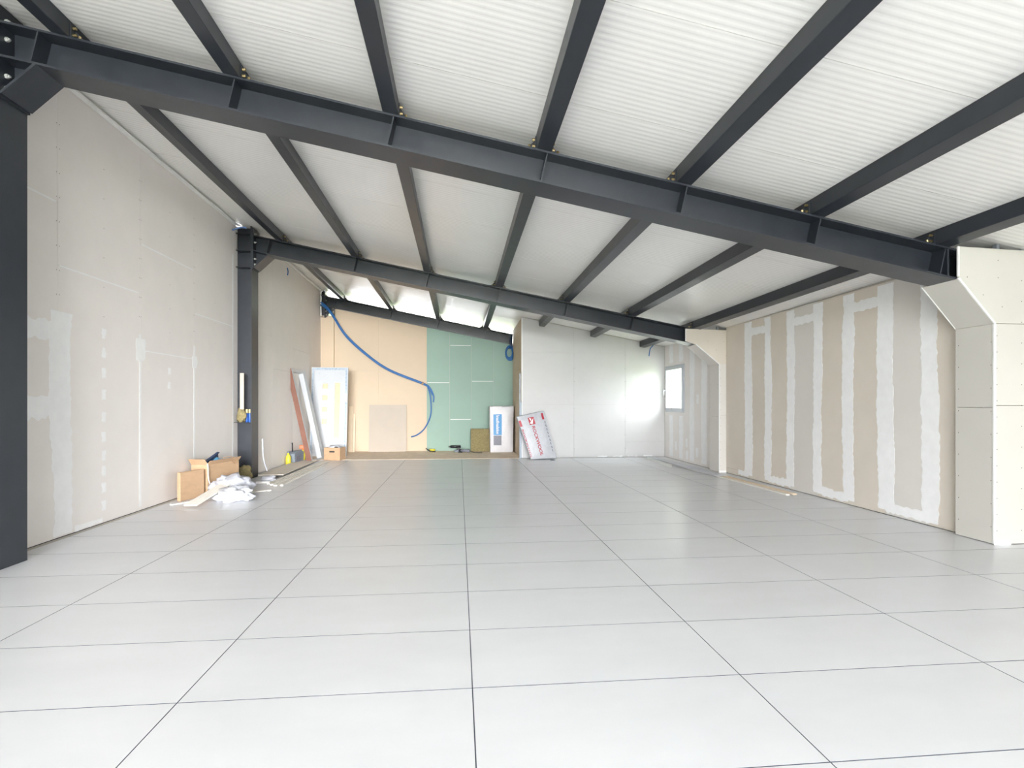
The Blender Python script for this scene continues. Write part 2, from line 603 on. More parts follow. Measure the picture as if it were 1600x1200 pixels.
rw(FRONT_Y, GL0, RX0 + 0.014)
rw(GL0, GL1, RX0 + 0.014, -0.3, 0.02)
rw(GL0, GL1, RX0 + 0.014, 2.35)
rw(GL1, 4.30, RX0 + 0.014)
rw(4.30, 4.66, RX0 + 0.014)
rw(4.66, 9.13, RX1 + 0.03)
rw(9.13, 9.53, RX0 + 0.014)
rw(9.53, WY0, RX1 + 0.03)
rw(WY0, WY1, RX1 + 0.03, -0.3, WZ0)
rw(WY0, WY1, RX1 + 0.03, WZ1)
rw(WY1, 14.5, RX1 + 0.03)
wall_r = struct(wr.build('wall_right', 'core'), 'plasterboard wall on the right with white filled joints')
seams = [4.64, 4.99, 5.555, 6.13, 6.69, 7.275, 7.84, 8.40, 9.135]
cols = []
for k in range(8):
    sp = [2.33] if k % 2 == 0 else [0.10]
    if k % 2 == 0:
        sp = [2.33]
    cols.append((seams[k], seams[k + 1], [0.10] if k % 2 == 1 else ([2.33] if k else []),
                 'board_soft' if k in (1, 4) else 'board_tan'))
RTOP = 2.545
wall_boards(wall_r, 'x', RX1, 1, cols, 'board_tan', RTOP)
for k, y in enumerate(seams[1:8]):
    w = (0.10, 0.115, 0.095, 0.085, 0.088, 0.086, 0.112)[k]
    smear(wall_r, 'x', RX1, 1, y - w, y + w, 0.05 if k else 0.03, RTOP - 0.02, True, 0.016, 0.0018, 60 + k, 0.014)
for k in range(7):
    a0, a1 = seams[k + 1], seams[k + 2] if k < 6 else 9.0
    if k % 2 == 0 and k < 6:
        smear(wall_r, 'x', RX1, 1, a0, a1, 0.03, 0.13, False, 0.02, 0.0014, 80 + k)
    elif k < 6:
        smear(wall_r, 'x', RX1, 1, a0, a1, 2.30, 2.41, False, 0.015, 0.0014, 80 + k)
    else:
        smear(wall_r, 'x', RX1, 1, a0, 8.72, 0.03, 0.11, False, 0.02, 0.0014, 80 + k)
# far bay of the right wall
far_cols = [(9.53, 10.0, [], 'board'), (10.0, 10.54, [0.12], 'board'), (10.54, WY0, [], 'board')]
wall_boards(wall_r, 'x', RX1, 1, far_cols, 'board', RTOP - 0.03)
MB().prism([(WY0 + 0.001, 0.006), (11.995, 0.006), (11.995, WZ0), (WY0 + 0.001, WZ0)], 'x', RX1, RX1 + BT).build('plasterboard', 'board', wall_r)
MB().prism([(WY0 + 0.001, WZ1), (11.995, WZ1), (11.995, RTOP - 0.03), (WY0 + 0.001, RTOP - 0.03)], 'x', RX1, RX1 + BT).build('plasterboard', 'board', wall_r)
MB().prism([(WY1, WZ0), (11.995, WZ0), (11.995, WZ1), (WY1, WZ1)], 'x', RX1, RX1 + BT).build('plasterboard', 'board', wall_r)
for k, (a0, a1, z1) in enumerate(((9.88, 10.12, 2.45), (10.43, 10.65, 2.45), (10.99, 11.19, 0.95), (11.53, 11.72, 0.95), (10.99, 11.19, 2.5), (11.53, 11.72, 2.5))):
    smear(wall_r, 'x', RX1, 1, a0, a1, 0.05 if k < 4 else 2.10, z1, True, 0.02, 0.001, 100 + k, 0.01)
for k, (a, z) in enumerate(((10.3, 0.25), (10.8, 0.4), (11.35, 0.3), (10.28, 1.3), (10.78, 0.15))):
    smear(wall_r, 'x', RX1, 1, a - 0.05, a + 0.05, z - 0.09, z + 0.09, True, 0.02, 0.0009, 115 + k)

# --- window in the right wall
win = bpy.data.objects.new('window_1', None)
win.location = (RX1, (WY0 + WY1) / 2, WZ0)
COL.objects.link(win)
struct(win, 'small white framed window in the far right wall')
XW = RX1 + 0.02


def ring(y0, y1, z0, z1, w, x0, x1):
    return MB().box(x0, x1, y0, y0 + w, z0, z1).box(x0, x1, y1 - w, y1, z0, z1).box(x0, x1, y0 + w, y1 - w, z0, z0 + w).box(x0, x1, y0 + w, y1 - w, z1 - w, z1)


ring(WY0, WY1, WZ0, WZ1, 0.055, RX1 - 0.012, RX1 + 0.07).build('window_frame', 'pvc', win, bevel=0.004)
sash = ring(WY0 + 0.05, WY1 - 0.05, WZ0 + 0.05, WZ1 - 0.05, 0.045, RX1 - 0.03, RX1 + 0.03).build('sash', 'pvc', win, bevel=0.004)
MB().box(RX1 + 0.0, RX1 + 0.012, WY0 + 0.09, WY1 - 0.09, WZ0 + 0.09, WZ1 - 0.09).build('pane', 'glass', win)
MB().tube([(RX1 - 0.03, WY1 - 0.075, 1.50), (RX1 - 0.075, WY1 - 0.075, 1.50)], 0.011).tube(
    [(RX1 - 0.075, WY1 - 0.075, 1.515), (RX1 - 0.075, WY1 - 0.075, 1.38)], 0.011).build('handle', 'whiteplastic', sash, True)
fac = MB().box(16.5, 16.9, 18, 40, -0.12, 3.6)
house = thing('neighbour_house', (16.7, 29, -0.12), 'pale rendered house seen through the small far window', 'building')
fac.build('wall', 'facade', house)
for k in range(6):
    MB().box(16.46, 16.5, 19 + 3 * k, 20.2 + 3 * k, 1.0, 2.3).build('window', 'pkgdark', house)

# --- back wall: boards with warm light in their colour, and green boards, under the last frame
bx0, bx1 = LX2 + 0.002, PART_X + 0.0
btop = lambda x: zb(x, 14.05) - 0.004
bcore = MB().prism([(-3.44, -0.3), (PART_X + 0.1, -0.3), (PART_X + 0.1, btop(PART_X + 0.1)), (-3.15, btop(-3.15)), (-3.15, 3.38), (-3.44, 3.38)],
                   'y', BACK_Y + 0.014, BACK_Y + 0.13)
wall_b = struct(bcore.build('wall_back', 'core'), 'back wall of pale green plasterboard and boards coloured cream for warm light')
wall_boards(wall_b, 'y', BACK_Y, 1, [(bx0, -3.16, [2.28], 'board_warmlit')], 'board_warmlit', 3.40)
wall_boards(wall_b, 'y', BACK_Y, 1, [(-3.14, -2.017, [2.03]), (-2.017, -0.817, [1.35])], 'board_warmlit', btop)
wall_boards(wall_b, 'y', BACK_Y, 1, [(-0.817, -0.237, [1.74]), (-0.237, 0.312, [0.80, 2.694]), (0.312, 0.882, [1.78]), (0.882, PART_X - 0.002, [])],
            'board_green', btop, gap=0.006)
for k, (a0, a1, z) in enumerate(((-0.80, -0.25, 1.74), (-0.22, 0.30, 2.694), (-0.22, 0.30, 0.80), (0.33, 0.87, 1.78))):
    MB().box(a0, a1, BACK_Y - 0.0008, BACK_Y, z - 0.007, z + 0.007).build('joint_tape', 'bead', wall_b)
MB().box(-3.16, -3.10, BACK_Y - 0.085, BACK_Y - 0.001, 0.01, 3.36).build('corner_strip', 'board_warmlit', wall_b)

# --- partition block on the right of the back wall
pc = MB()
ptop = lambda x, y: zc(x, y) + 0.01
vs = []
pc.add([(x, y, z) for (x, y) in ((PART_X + 0.014, PART_Y + 0.014), (RX1 + 0.025, PART_Y + 0.014), (RX1 + 0.025, BACK_Y + 0.5), (PART_X + 0.014, BACK_Y + 0.5)) for z in (-0.3, ptop(x, y))],
       [(0, 2, 3, 1), (2, 4, 5, 3), (4, 6, 7, 5), (6, 0, 1, 7), (0, 6, 4, 2), (1, 3, 5, 7)])
wall_p = struct(pc.build('wall_partition', 'core'), 'white plasterboard partition block in front of the back wall')
ptp = lambda x: zc(x, PART_Y) - 0.02
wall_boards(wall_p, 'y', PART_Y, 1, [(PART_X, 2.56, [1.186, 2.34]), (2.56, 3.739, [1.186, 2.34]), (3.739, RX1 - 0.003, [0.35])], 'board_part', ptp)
wall_boards(wall_p, 'x', PART_X, 1, [(PART_Y + BT + 0.001, 13.2, [2.0], 'board_warmlit'), (13.2, BACK_Y - 0.002, [], 'board_warmlit')], 'board_warmlit',
            lambda y: zc(PART_X, y) - 0.03 if y < 13.5 else zb(PART_X, y) - 0.02)
MB().box(PART_X - 0.004, PART_X + 0.02, PART_Y - 0.004, PART_Y + 0.016, 0.006, zc(PART_X, PART_Y) - 0.03).build('corner_bead', 'bead', wall_p)
screws(wall_p, 'y', PART_Y, 1, [(x, 0.2 + 0.3 * k) for x in (2.545, 2.575, 3.724, 3.754) for k in range(8)])
for k in range(4):
    smear(wall_p, 'y', PART_Y, 1, 3.1 + 0.35 * k, 3.32 + 0.35 * k, 0.01, 0.035, False, 0.01, 0.001, 130 + k)

# ------------------------------------------------------------------ steel portal frames
PUR = [-2.97, -1.77, -0.59, 0.615, 1.77, 2.93, 4.07]
PWD = 0.12
FL = ['near dark steel portal frame spanning the hall closest to the camera',
      'middle dark steel portal frame with bolted left column standing free of the wall',
      'far dark steel portal frame above the warm-tinted and green back wall']


def frame(k):
    y0 = FRAMES[k]
    y1, yc = y0 + FW, y0 + FW / 2
    b = lambda x: zb(x, yc)
    t = lambda x: zt(x, yc)
    root = thing('portal_frame', (-3.47, yc, 0), FL[k], 'steel frame', 'steel portal frames')
    xi = -3.335
    xr = (4.86, 4.86, 1.378)[k]
    TF, TW = 0.016, 0.010
    # rafter: two flanges and a web
    def sh(x0, x1, f0, f1, ya, yb, mb):
        mb.prism([(x0, f0(x0)), (x1, f0(x1)), (x1, f1(x1)), (x0, f1(x0))], 'y', ya, yb)
    m = MB()
    xs = xi + 0.022
    sh(xs, xr, b, lambda x: b(x) + TF, y0, y1, m)
    sh(xs, xr, lambda x: t(x) - TF, t, y0, y1, m)
    sh(xs, xr, lambda x: b(x) + TF, lambda x: t(x) - TF, yc - TW / 2, yc + TW / 2, m)
    raf = m.build('rafter', 'steel', root)
    # web stiffeners square to the slope under each purlin
    for i, px in enumerate(PUR):
        x = px + PWD / 2 if i else -3.085
        if x > xr - 0.1 or (k < 2 and x > 4.2):
            continue
        for ya, yb in ((y0 + 0.008, yc - TW / 2), (yc + TW / 2, y1 - 0.008)):
            dx = SL * RD * 0.5
            MB().prism([(x - dx - 0.005, b(x - dx) + TF), (x - dx + 0.005, b(x - dx) + TF), (x + dx + 0.005, t(x + dx) - TF), (x + dx - 0.005, t(x + dx) - TF)],
                       'y', ya, yb).build('stiffener', 'steel', raf)
    # column
    ztop = zc(-3.40, y1) - 0.004
    m = MB()
    z00 = 0.002
    m.box(xi - 0.018, xi, y0, y1, z00, ztop)
    m.box(-3.631, -3.6135, y0 + 0.01, y1 - 0.01, z00, ztop)
    m.box(-3.6135, xi - 0.018, yc - TW / 2, yc + TW / 2, z00, ztop)
    if k == 2:
        m = MB()
        m.box(xi - 0.018, xi, y0, y1, 3.40, ztop).box(-3.435, xi - 0.018, yc - TW / 2, yc + TW / 2, 3.40, ztop)
        m.box(-3.10, -3.085, y0 + 0.01, y1, 3.37, t(-3.1) - TF - 0.01)
    col = m.build('column', 'steel', root)
    dz = b(-3.1) - zb(-3.1, FRAMES[0] + FW / 2)
    for z in (3.475 + dz, 3.745 + dz, 4.02 + dz):
        if k == 2:
            MB().box(-3.43, xi - 0.018, y0 + 0.01, yc - TW / 2, z - 0.005, z + 0.005).build('stiffener', 'steel', col)
            continue
        MB().box(-3.59 if k == 0 else -3.585, xi - 0.018, y0 + 0.01, yc - TW / 2, z - 0.005, z + 0.005).build('stiffener', 'steel', col)
    # haunch: sloping flange, web below the rafter
    hb = 3.475 + dz
    m = MB()
    m.prism([(xi + 0.022, hb), (xi + 0.034, hb - 0.010), (-3.068, b(-3.07)), (-3.09, b(-3.09))], 'y', y0, y1)
    m.prism([(xi + 0.022, hb), (-3.09, b(-3.09)), (xi + 0.022, b(xi))], 'y', yc - TW / 2, yc + TW / 2)
    m.build('haunch', 'steel', root)
    MB().box(xi, xi + 0.022, y0, y1, hb - 0.02, t(xi) + 0.105).build('end_plate', 'steel', root)
    for z in (4.14, 4.02, 3.89, 3.76, 3.62, 3.53):
        for yy in (yc - 0.085, yc + 0.085):
            zz = z + dz
            if any(abs(zz - f) < 0.028 for f in (b(xi + 0.03) + 0.008, t(xi + 0.03) - 0.008)):
                continue
            bo = MB()
            bo.tube([(xi + 0.022, yy, zz), (xi + 0.040, yy, zz)], 0.017, 6)
            bo.tube([(xi + 0.040, yy, zz), (xi + 0.052, yy, zz)], 0.010, 8)
            bo.build('bolt', 'steel_bolt', root)
    if k == 1:   # welded shelf plate low in the column
        MB().box(-3.598, xi - 0.019, y0 - 0.04, yc - TW / 2, 0.903, 0.910).build('shelf_plate', 'steel', root)
    if k < 2:
        MB().box(4.17, 4.185, y0 + 0.008, yc - TW / 2, b(4.18) + TF, t(4.18) - TF).build('stiffener', 'steel', raf)
    return root


for k in range(3):
    frame(k)

# ------------------------------------------------------------------ purlins
ordn = ['leftmost dark steel roof purlin, beside the left wall', 'second dark steel roof purlin from the left wall',
        'third dark steel roof purlin from the left wall', 'middle dark steel roof purlin, fourth from either wall',
        'third dark steel roof purlin from the right wall', 'second dark steel roof purlin from the right wall',
        'rightmost dark steel roof purlin, beside the right wall']
for i, px in enumerate(PUR):
    ya, yb = FRONT_Y, (END_Y if i < 4 else PART_Y - 0.004)
    root = thing('purlin', (px, 0, zt(px, 0)), ordn[i], 'purlin', 'roof purlins')
    T = 0.0
    fn = lambda p: Vector((p.x, p.y, p.z + zt(p.x, p.y)))
    MB().box(px, px + PWD, ya, yb, 0.001, PH - 0.001, fn).build('beam', 'steel', root, bevel=0.004)
    for k, fy in enumerate(FRAMES):
        if i >= 4 and k == 2:
            continue
        yc = fy + FW / 2
        sides = [1] if i < 3 else ([-1, 1] if i == 3 else [-1])
        for sd in sides:
            x = px + PWD if sd > 0 else px
            c = MB()
            c.prism([(x, 0.001), (x + sd * 0.10, 0.001), (x + sd * 0.10, 0.009), (x + sd * 0.009, 0.009), (x + sd * 0.009, 0.105), (x, 0.105)], 'y', fy + 0.02, fy + 0.12, fn)
            c.prism([(x + sd * 0.009, 0.009), (x + sd * 0.085, 0.009), (x + sd * 0.009, 0.085)], 'y', fy + 0.066, fy + 0.074, fn)
            cl = c.build('cleat', 'steel', root)
            bo = MB()
            for zz in (0.035, 0.085):
                base = fn(Vector((x + sd * 0.009, fy + 0.045, zz)))
                bo.tube([base, base + Vector((sd * 0.022, 0, 0))], 0.011, 6)
            bo.tube([fn(Vector((x + sd * 0.055, fy + 0.045, 0.009))), fn(Vector((x + sd * 0.055, fy + 0.045, 0.035)))], 0.012, 6)
            bo.build('bolts', 'bolt', cl)['kind'] = 'stuff'

# ------------------------------------------------------------------ plasterboard casings of the right-hand columns


def casing(k):
    y0 = FRAMES[k] - 0.018
    y1 = FRAMES[k] + 0.35
    xi = (4.585, 4.535)[k]
    xh = (4.245, 3.925)[k]              # tip of the haunch cover
    zh = (2.285, 2.28)[k]               # haunch underside tip
    zn = (1.905, 1.90)[k]
    ztop = (2.56, 2.515)[k]
    xw = RX0 if k == 0 else 4.80
    lab = ['pale plasterboard casing with sloping haunch around the near right column', 'cream plasterboard casing around the far right column beside the window bay'][k]
    root = thing('column_casing', (xi, y0, 0), lab, 'casing', 'plasterboard column casings')
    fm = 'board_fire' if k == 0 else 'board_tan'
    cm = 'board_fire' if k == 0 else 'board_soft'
    zs = 1.20 if k == 0 else 1.0
    xk = xh if k == 0 else 4.11
    # front boards
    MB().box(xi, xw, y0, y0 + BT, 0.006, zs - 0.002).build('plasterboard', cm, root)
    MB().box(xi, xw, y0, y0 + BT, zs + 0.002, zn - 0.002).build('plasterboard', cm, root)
    poly = [(xi, zn + 0.002), (xw, zn + 0.002), (xw, ztop - 0.02), (xh, ztop), (xh, zh + 0.02)]
    if k == 1:
        poly.append((4.11, zh - 0.04))
        zk = zh - 0.04
    else:
        zk = zh
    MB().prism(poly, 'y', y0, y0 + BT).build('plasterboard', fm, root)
    # inner face boards
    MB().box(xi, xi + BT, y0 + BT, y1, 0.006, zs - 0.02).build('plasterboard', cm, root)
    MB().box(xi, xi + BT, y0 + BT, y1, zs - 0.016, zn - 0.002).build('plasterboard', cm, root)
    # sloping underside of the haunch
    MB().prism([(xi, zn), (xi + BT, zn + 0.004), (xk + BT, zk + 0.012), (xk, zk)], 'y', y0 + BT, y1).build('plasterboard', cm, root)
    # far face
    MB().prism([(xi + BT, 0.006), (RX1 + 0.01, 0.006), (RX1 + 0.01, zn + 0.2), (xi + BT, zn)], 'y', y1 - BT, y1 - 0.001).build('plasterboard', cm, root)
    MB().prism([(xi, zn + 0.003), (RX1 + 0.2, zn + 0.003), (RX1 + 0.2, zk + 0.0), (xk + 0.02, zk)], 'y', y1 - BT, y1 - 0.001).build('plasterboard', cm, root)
    # corner beads
    e = 0.004
    MB().box(xi - e, xi + 0.012, y0 - e, y0 + 0.012, 0.006, zn).build('corner_bead', 'bead', root)
    MB().prism([(xi - e, zn), (xi + 0.012, zn + 0.004), (xk + 0.012, zk + 0.008), (xk - e, zk)], 'y', y0 - e, y0 + 0.008).build('corner_bead', 'bead', root)
    MB().prism([(xi - e, zn), (xi + 0.008, zn + 0.004), (xk + 0.008, zk + 0.008), (xk - e, zk)], 'y', y1 - 0.006, y1 + e).build('corner_bead', 'bead', root)
    MB().box(xh - e, xh + 0.010, y0 - e, y0 + 0.010, zh + 0.02, ztop).build('corner_bead', 'bead', root)
    MB().box(xi - 0.006, xi + 0.15, y0 - 0.006, y0, 0.001, 0.035).build('joint_compound', 'compound', root)
    # exposed studs over the top edge
    for x in ((4.62, 4.85) if k == 0 else (4.50,)):
        MB().box(x, x + 0.028, y0 + BT + 0.001, y0 + 0.05, ztop - 0.4, zc(x + 0.03, y0) - 0.004).build('metal_stud', 'stud', root)
    b = MB()
    r = 0.0045
    def scr(x, z):
        b.prism([(x + r * math.cos(w * math.pi / 3), z + r * math.sin(w * math.pi / 3)) for w in range(6)], 'y', y0 - 0.0004, y0 + 0.002)
    for q in range(13):
        scr(xi + 0.025, 0.12 + 0.14 * q)
        scr(xw - 0.03, 0.12 + 0.18 * q)
    for x, z in ((4.48, 2.15), (4.33, 2.30), (4.62, 2.3), (4.62, 2.45), (4.66, 2.05)):
        scr(x, z)
    for q in range(9):
        for yy in (y0 + 0.03, y1 - 0.03):
            z = 0.15 + 0.2 * q
            b.prism([(yy + r * math.cos(w * math.pi / 3), z + r * math.sin(w * math.pi / 3)) for w in range(6)], 'x', xi - 0.0004, xi + 0.002)
    o = b.build('screw_heads', 'screw', root)
    o['kind'] = 'stuff'


casing(0)
casing(1)

# ------------------------------------------------------------------ things along the left wall


def carton(loc, rz, w, d, h, label, flaps=True, slot=False, t=0.006, group=None):
    root = thing('cardboard_box', loc, label, 'box', group)
    f = place(loc, rz)
    MB().box(-w / 2, w / 2, -d / 2, d / 2, 0.001, t, f).build('base', 'card_in', root)
    MB().box(-w / 2, w / 2, -d / 2, -d / 2 + t, t, h, f).build('side_panel', 'card', root)
    MB().box(-w / 2, w / 2, d / 2 - t, d / 2, t, h, f).build('side_panel', 'card', root)
    MB().box(-w / 2, -w / 2 + t, -d / 2 + t, d / 2 - t, t, h, f).build('side_panel', 'card', root)
    MB().box(w / 2 - t, w / 2, -d / 2 + t, d / 2 - t, t, h, f).build('side_panel', 'card', root)
    if flaps:
        MB().prism([(-d / 2, h), (-d / 2 + t, h), (-d / 2 - 0.03, h + 0.055), (-d / 2 - 0.036, h + 0.05)], 'x', -w / 2, w / 2, f).build('flap', 'card', root)
        MB().prism([(-w / 2, h), (-w / 2 + t, h), (-w / 2 - 0.05, h + 0.08), (-w / 2 - 0.056, h + 0.075)], 'y', -d / 2, d / 2, f).build('flap', 'card', root)
    if slot:
        MB().box(-0.06, 0.06, -d / 2 - 0.001, -d / 2 + 0.002, h - 0.10, h - 0.07, f).build('hand_hole', 'black', root)
    return root, f


# two cartons: long sides face into the hall
ang = math.atan2(8.16 - 7.54, -3.16 + 3.316)
bA, fA = carton((-3.405, 7.31, 0), ang - 0.06, 0.38, 0.05, 0.355, 'small flattened cardboard box at the left wall, nearer of the two', False)
bB, fB = carton((-3.35, 7.90, 0), ang, 0.64, 0.24, 0.40, 'long open cardboard box of blue wrappings at the left wall', True)
# wrappings in the long box


def crumple(name, c, r, m, label, cat, seed, sub=3, amp=0.35, flat=None, parent=None, smooth=True, rz=0.0, freq=1.6):
    import bmesh
    bm = bmesh.new()
    bmesh.ops.create_icosphere(bm, subdivisions=sub, radius=1)
    me = bpy.data.meshes.new(name)
    for v in bm.verts:
        p = v.co.copy()
        d = 1 + amp * noise.noise(p * freq + Vector((seed, 0, 0))) + 0.5 * amp * noise.noise(p * freq * 2.7 + Vector((0, seed, 0))) - 0.3 * amp * abs(noise.noise(p * freq * 4 + Vector((0, 0, seed))))
        q = Vector((p.x * d * r[0], p.y * d * r[1], p.z * d * r[2]))
        q = Matrix.Rotation(rz, 3, 'Z') @ q
        q += Vector(c)
        if flat is not None and q.z < flat:
            q.z = flat
        v.co = q
    bm.to_mesh(me)
    bm.free()
    mb = MB()
    mb.v = [tuple(v.co) for v in me.vertices]
    mb.f = [tuple(p.vertices) for p in me.polygons]
    bpy.data.meshes.remove(me)
    o = mb.build(name, m, parent, smooth)
    if label:
        tag(o, label, cat)
    return o


crumple('plastic_wrapping', fB((0.02, 0.0, 0.36)), (0.16, 0.09, 0.09), 'bluefoil', 'crumpled light blue plastic wrapping inside the long cardboard box', 'plastic wrap', 3.3, 3, 0.5, rz=ang)
q = thing('plastic_tray', fB((-0.02, 0.06, 0.30)), 'dark navy plastic tray sticking out of the long cardboard box', 'tray')
tray = place(fB((-0.03, 0.05, 0.30)), ang, R(12), R(-22))
MB().box(-0.16, 0.16, -0.006, 0.006, 0.0, 0.20, tray).build('panel', 'navy', q)
MB().box(-0.16, 0.16, -0.03, -0.006, 0.192, 0.20, tray).build('rim', 'navy', q)
# white cable looping over the box front
cab = spline([fB((-0.25, -0.02, 0.44)), fB((-0.33, -0.13, 0.40)), fB((-0.335, -0.15, 0.2)), fB((-0.24, -0.16, 0.03)), fB((-0.30, -0.24, 0.009)), fB((-0.60, -0.22, 0.009)),
              (-3.30, 7.02, 0.009), (-3.42, 6.86, 0.009), (-3.47, 6.98, 0.009)], 8)
tag(MB().tube(cab, 0.007, 6).build('cable', 'bead', None, True), 'thin white cable hanging over the cardboard boxes onto the floor', 'cable')
cab2 = spline([fB((0.02, -0.05, 0.42)), fB((0.10, -0.125, 0.44)), fB((0.20, -0.135, 0.36)), fB((0.27, -0.13, 0.42)), fB((0.22, -0.05, 0.46)), fB((0.12, -0.02, 0.45))], 8)
tag(MB().tube(cab2, 0.004, 6).build('wire', 'card_in', None, True), 'thin brown wire looped over the rim of the long cardboard box', 'wire')

tag(crumple('plastic_film', (-3.0, 7.58, 0.10), (0.25, 0.20, 0.17), 'film', None, None, 11.2, 4, 0.38, 0.003, freq=1.9), 'crumpled heap of clear plastic film on the floor before the boxes', 'plastic film')
tag(crumple('plastic_bag', (-2.80, 7.14, 0.06), (0.22, 0.17, 0.11), 'whiteplastic', None, None, 5.7, 4, 0.42, 0.003, freq=2.0), 'crumpled white plastic bag on the tiles beside the whitewashed plank', 'plastic bag')


def plank(name, p0, p1, w, t, m, label, cat, z0=0.001, z1=None, grp=None, bev=0.003):
    p0, p1 = Vector((p0[0], p0[1], 0)), Vector((p1[0], p1[1], 0))
    d = (p1 - p0)
    L = d.length
    d.normalize()
    n = Vector((-d.y, d.x, 0))
    z1 = z0 if z1 is None else z1

    def fn(p):
        q = p0 + d * p.x + n * p.y
        return Vector((q.x, q.y, p.z + z0 + (z1 - z0) * p.x / L))
    o = MB().box(0, L, -w / 2, w / 2, 0, t, fn).build(name, m, None, bevel=bev)
    return tag(o, label, cat, grp)


plank('plank', (-3.11, 6.66), (-3.02, 7.42), 0.15, 0.018, 'wood_white', 'whitewashed plank lying half over the crumpled plastic film', 'plank', 0.022, 0.16)
plank('wood_strip', (-2.95, 7.62), (-2.62, 7.90), 0.05, 0.012, 'wood_white', 'short pale wooden strip on the floor behind the plastic heap', 'wood strip')
# column niche: wool, cans, spare board
crumple('mineral_wool', (-3.48, 9.13, 1.02), (0.07, 0.06, 0.125), 'wool', 'ragged tuft of olive mineral wool standing on the column shelf plate', 'insulation', 8.1, 3, 0.55, 0.911)
crumple('mineral_wool', (-3.43, 9.08, 0.09), (0.13, 0.08, 0.15), 'wool', 'lump of olive mineral wool at the foot of the free left column', 'insulation', 2.4, 3, 0.55, 0.003)
tag(MB().box(-3.490, -3.430, 9.09, 9.1025, 1.12, 1.70).build('board_offcut', 'board_dull', None), 'narrow grey plasterboard offcut standing against the free left column', 'plasterboard')
for x, lab in ((-3.428, 'left of two blue foam cans with cream caps on the column shelf'), (-3.380, 'right of two blue foam cans with cream caps on the column shelf')):
    r = thing('foam_can', (x, 9.21, 0.911), lab, 'spray can', 'foam cans on the column shelf')
    MB().lathe((x, 9.21, 0.911), [(0.020, 0), (0.022, 0.004), (0.022, 0.13), (0.018, 0.145)]).build('can_body', 'canblue', r, True)
    MB().lathe((x, 9.21, 1.056), [(0.018, 0), (0.018, 0.06), (0.014, 0.066)]).build('cap', 'canyellow', r, True)
# white plastic corner profile leaning behind the column
plank('floor_board', (-3.06, 9.22), (-3.16, 11.85), 0.40, 0.0125, 'board_tan', 'long tan plasterboard strip lying along the left wall', 'plasterboard', 0.04, 0.012)
for k, (a, b_) in enumerate((((-2.84, 8.46), (-2.80, 11.75)), ((-2.76, 8.36), (-2.75, 11.7)), ((-2.68, 8.27), (-2.70, 11.6)), ((-2.60, 8.3), (-2.63, 11.0)))):
    plank('wood_batten', a, b_, 0.045, 0.022, 'wood_white', ('pale batten on the floor closest to the tan board strip', 'second pale batten on the floor from the tan board strip',
          'third pale batten on the floor from the tan board strip', 'outermost pale batten on the floor, farthest from the left wall')[k], 'batten', 0.001, None, 'pale battens on the floor')
pf = MB().box(-3.06, -2.86, 8.57, 8.60, 0.002, 0.006).box(-3.06, -2.86, 8.57, 8.574, 0.006, 0.03).box(-3.06, -2.86, 8.596, 8.60, 0.006, 0.03)
tag(pf.build('metal_profile', 'bead', None), 'short white channel offcut lying across the near end of the battens', 'profile')
crumple('paper_scrap', (-2.96, 8.86, 0.03), (0.12, 0.08, 0.05), 'film', 'crumpled white scrap under the near end of the tan board strip', 'scrap', 6.6, 3, 0.5, 0.002)
st = [(-3.30, 9.55, 0.62), (-3.27, 9.50, 0.30), (-3.18, 9.42, 0.09)]
tag(MB().tube(spline(st, 6), 0.012, 6).build('plastic_strip', 'whiteplastic', None, True), 'thin bent white plastic strip leaning beside the free left column', 'strip')

# tools against the left wall
tb = thing('tool_bag', (-3.34, 11.54, 0), 'grey tool bag with dark upright handle against the left wall', 'tool bag')
fb = place((-3.335, 11.54, 0), R(86))
MB().prism([(-0.24, 0.002), (0.24, 0.002), (0.26, 0.20), (0.16, 0.24), (-0.16, 0.24), (-0.26, 0.20)], 'y', -0.075, 0.075, fb).build('bag_body', 'greyplastic', tb, bevel=0.01)
MB().box(-0.20, 0.05, -0.079, -0.075, 0.05, 0.15, fb).build('pocket', 'pkgdark', tb)
MB().tube([fb((-0.17, 0.0, 0.24)), fb((-0.185, 0.0, 0.42))], 0.013).build('handle', 'black', tb, True)
for k, (p, lab) in enumerate((((-3.37, 11.17), 'yellow plastic bottle at the near end of the grey tool bag'), ((-3.30, 11.93), 'yellow spray bottle with orange trigger head by the grey tool bag'))):
    r = thing('spray_bottle' if k else 'plastic_bottle', (p[0], p[1], 0), lab, 'bottle')
    MB().lathe((p[0], p[1], 0.001), [(0.045, 0), (0.05, 0.01), (0.05, 0.15), (0.022, 0.20), (0.02, 0.23)]).build('bottle_body', 'yellow', r, True)
    if k:
        ff = place((p[0], p[1], 0.231), R(200))
        MB().box(-0.10, 0.07, -0.02, 0.02, 0.02, 0.10, ff).box(-0.02, 0.02, -0.018, 0.018, -0.002, 0.02, ff).build('trigger_head', 'orange', r, bevel=0.008)
        MB().prism([(-0.05, 0.02), (-0.03, 0.02), (-0.06, -0.06), (-0.075, -0.055)], 'y', -0.012, 0.012, ff).build('trigger', 'orange', r)
    else:
        MB().lathe((p[0], p[1], 0.231), [(0.022, 0), (0.022, 0.03)]).build('cap', 'greyplastic', r, True)

# leaning door frame: white inside, brown outer edge, rests on the left wall
A0, A1 = Vector((-3.03, 11.60, 0.004)), Vector((-2.96, 12.36, 0.004))
B0, B1 = Vector((-3.425, 11.53, 1.93)), Vector((-3.425, 12.42, 1.93))
fr = thing('door_frame', (-3.03, 11.98, 0), 'white plastic door frame with brown outer side leaning on the left wall', 'door frame')
up = (B0 - A0).normalized()
al = (A1 - A0).normalized()
nrm = al.cross(up).normalized()
if nrm.x < 0:
    nrm = -nrm
H = (B0 - A0).length
Wd = 0.78


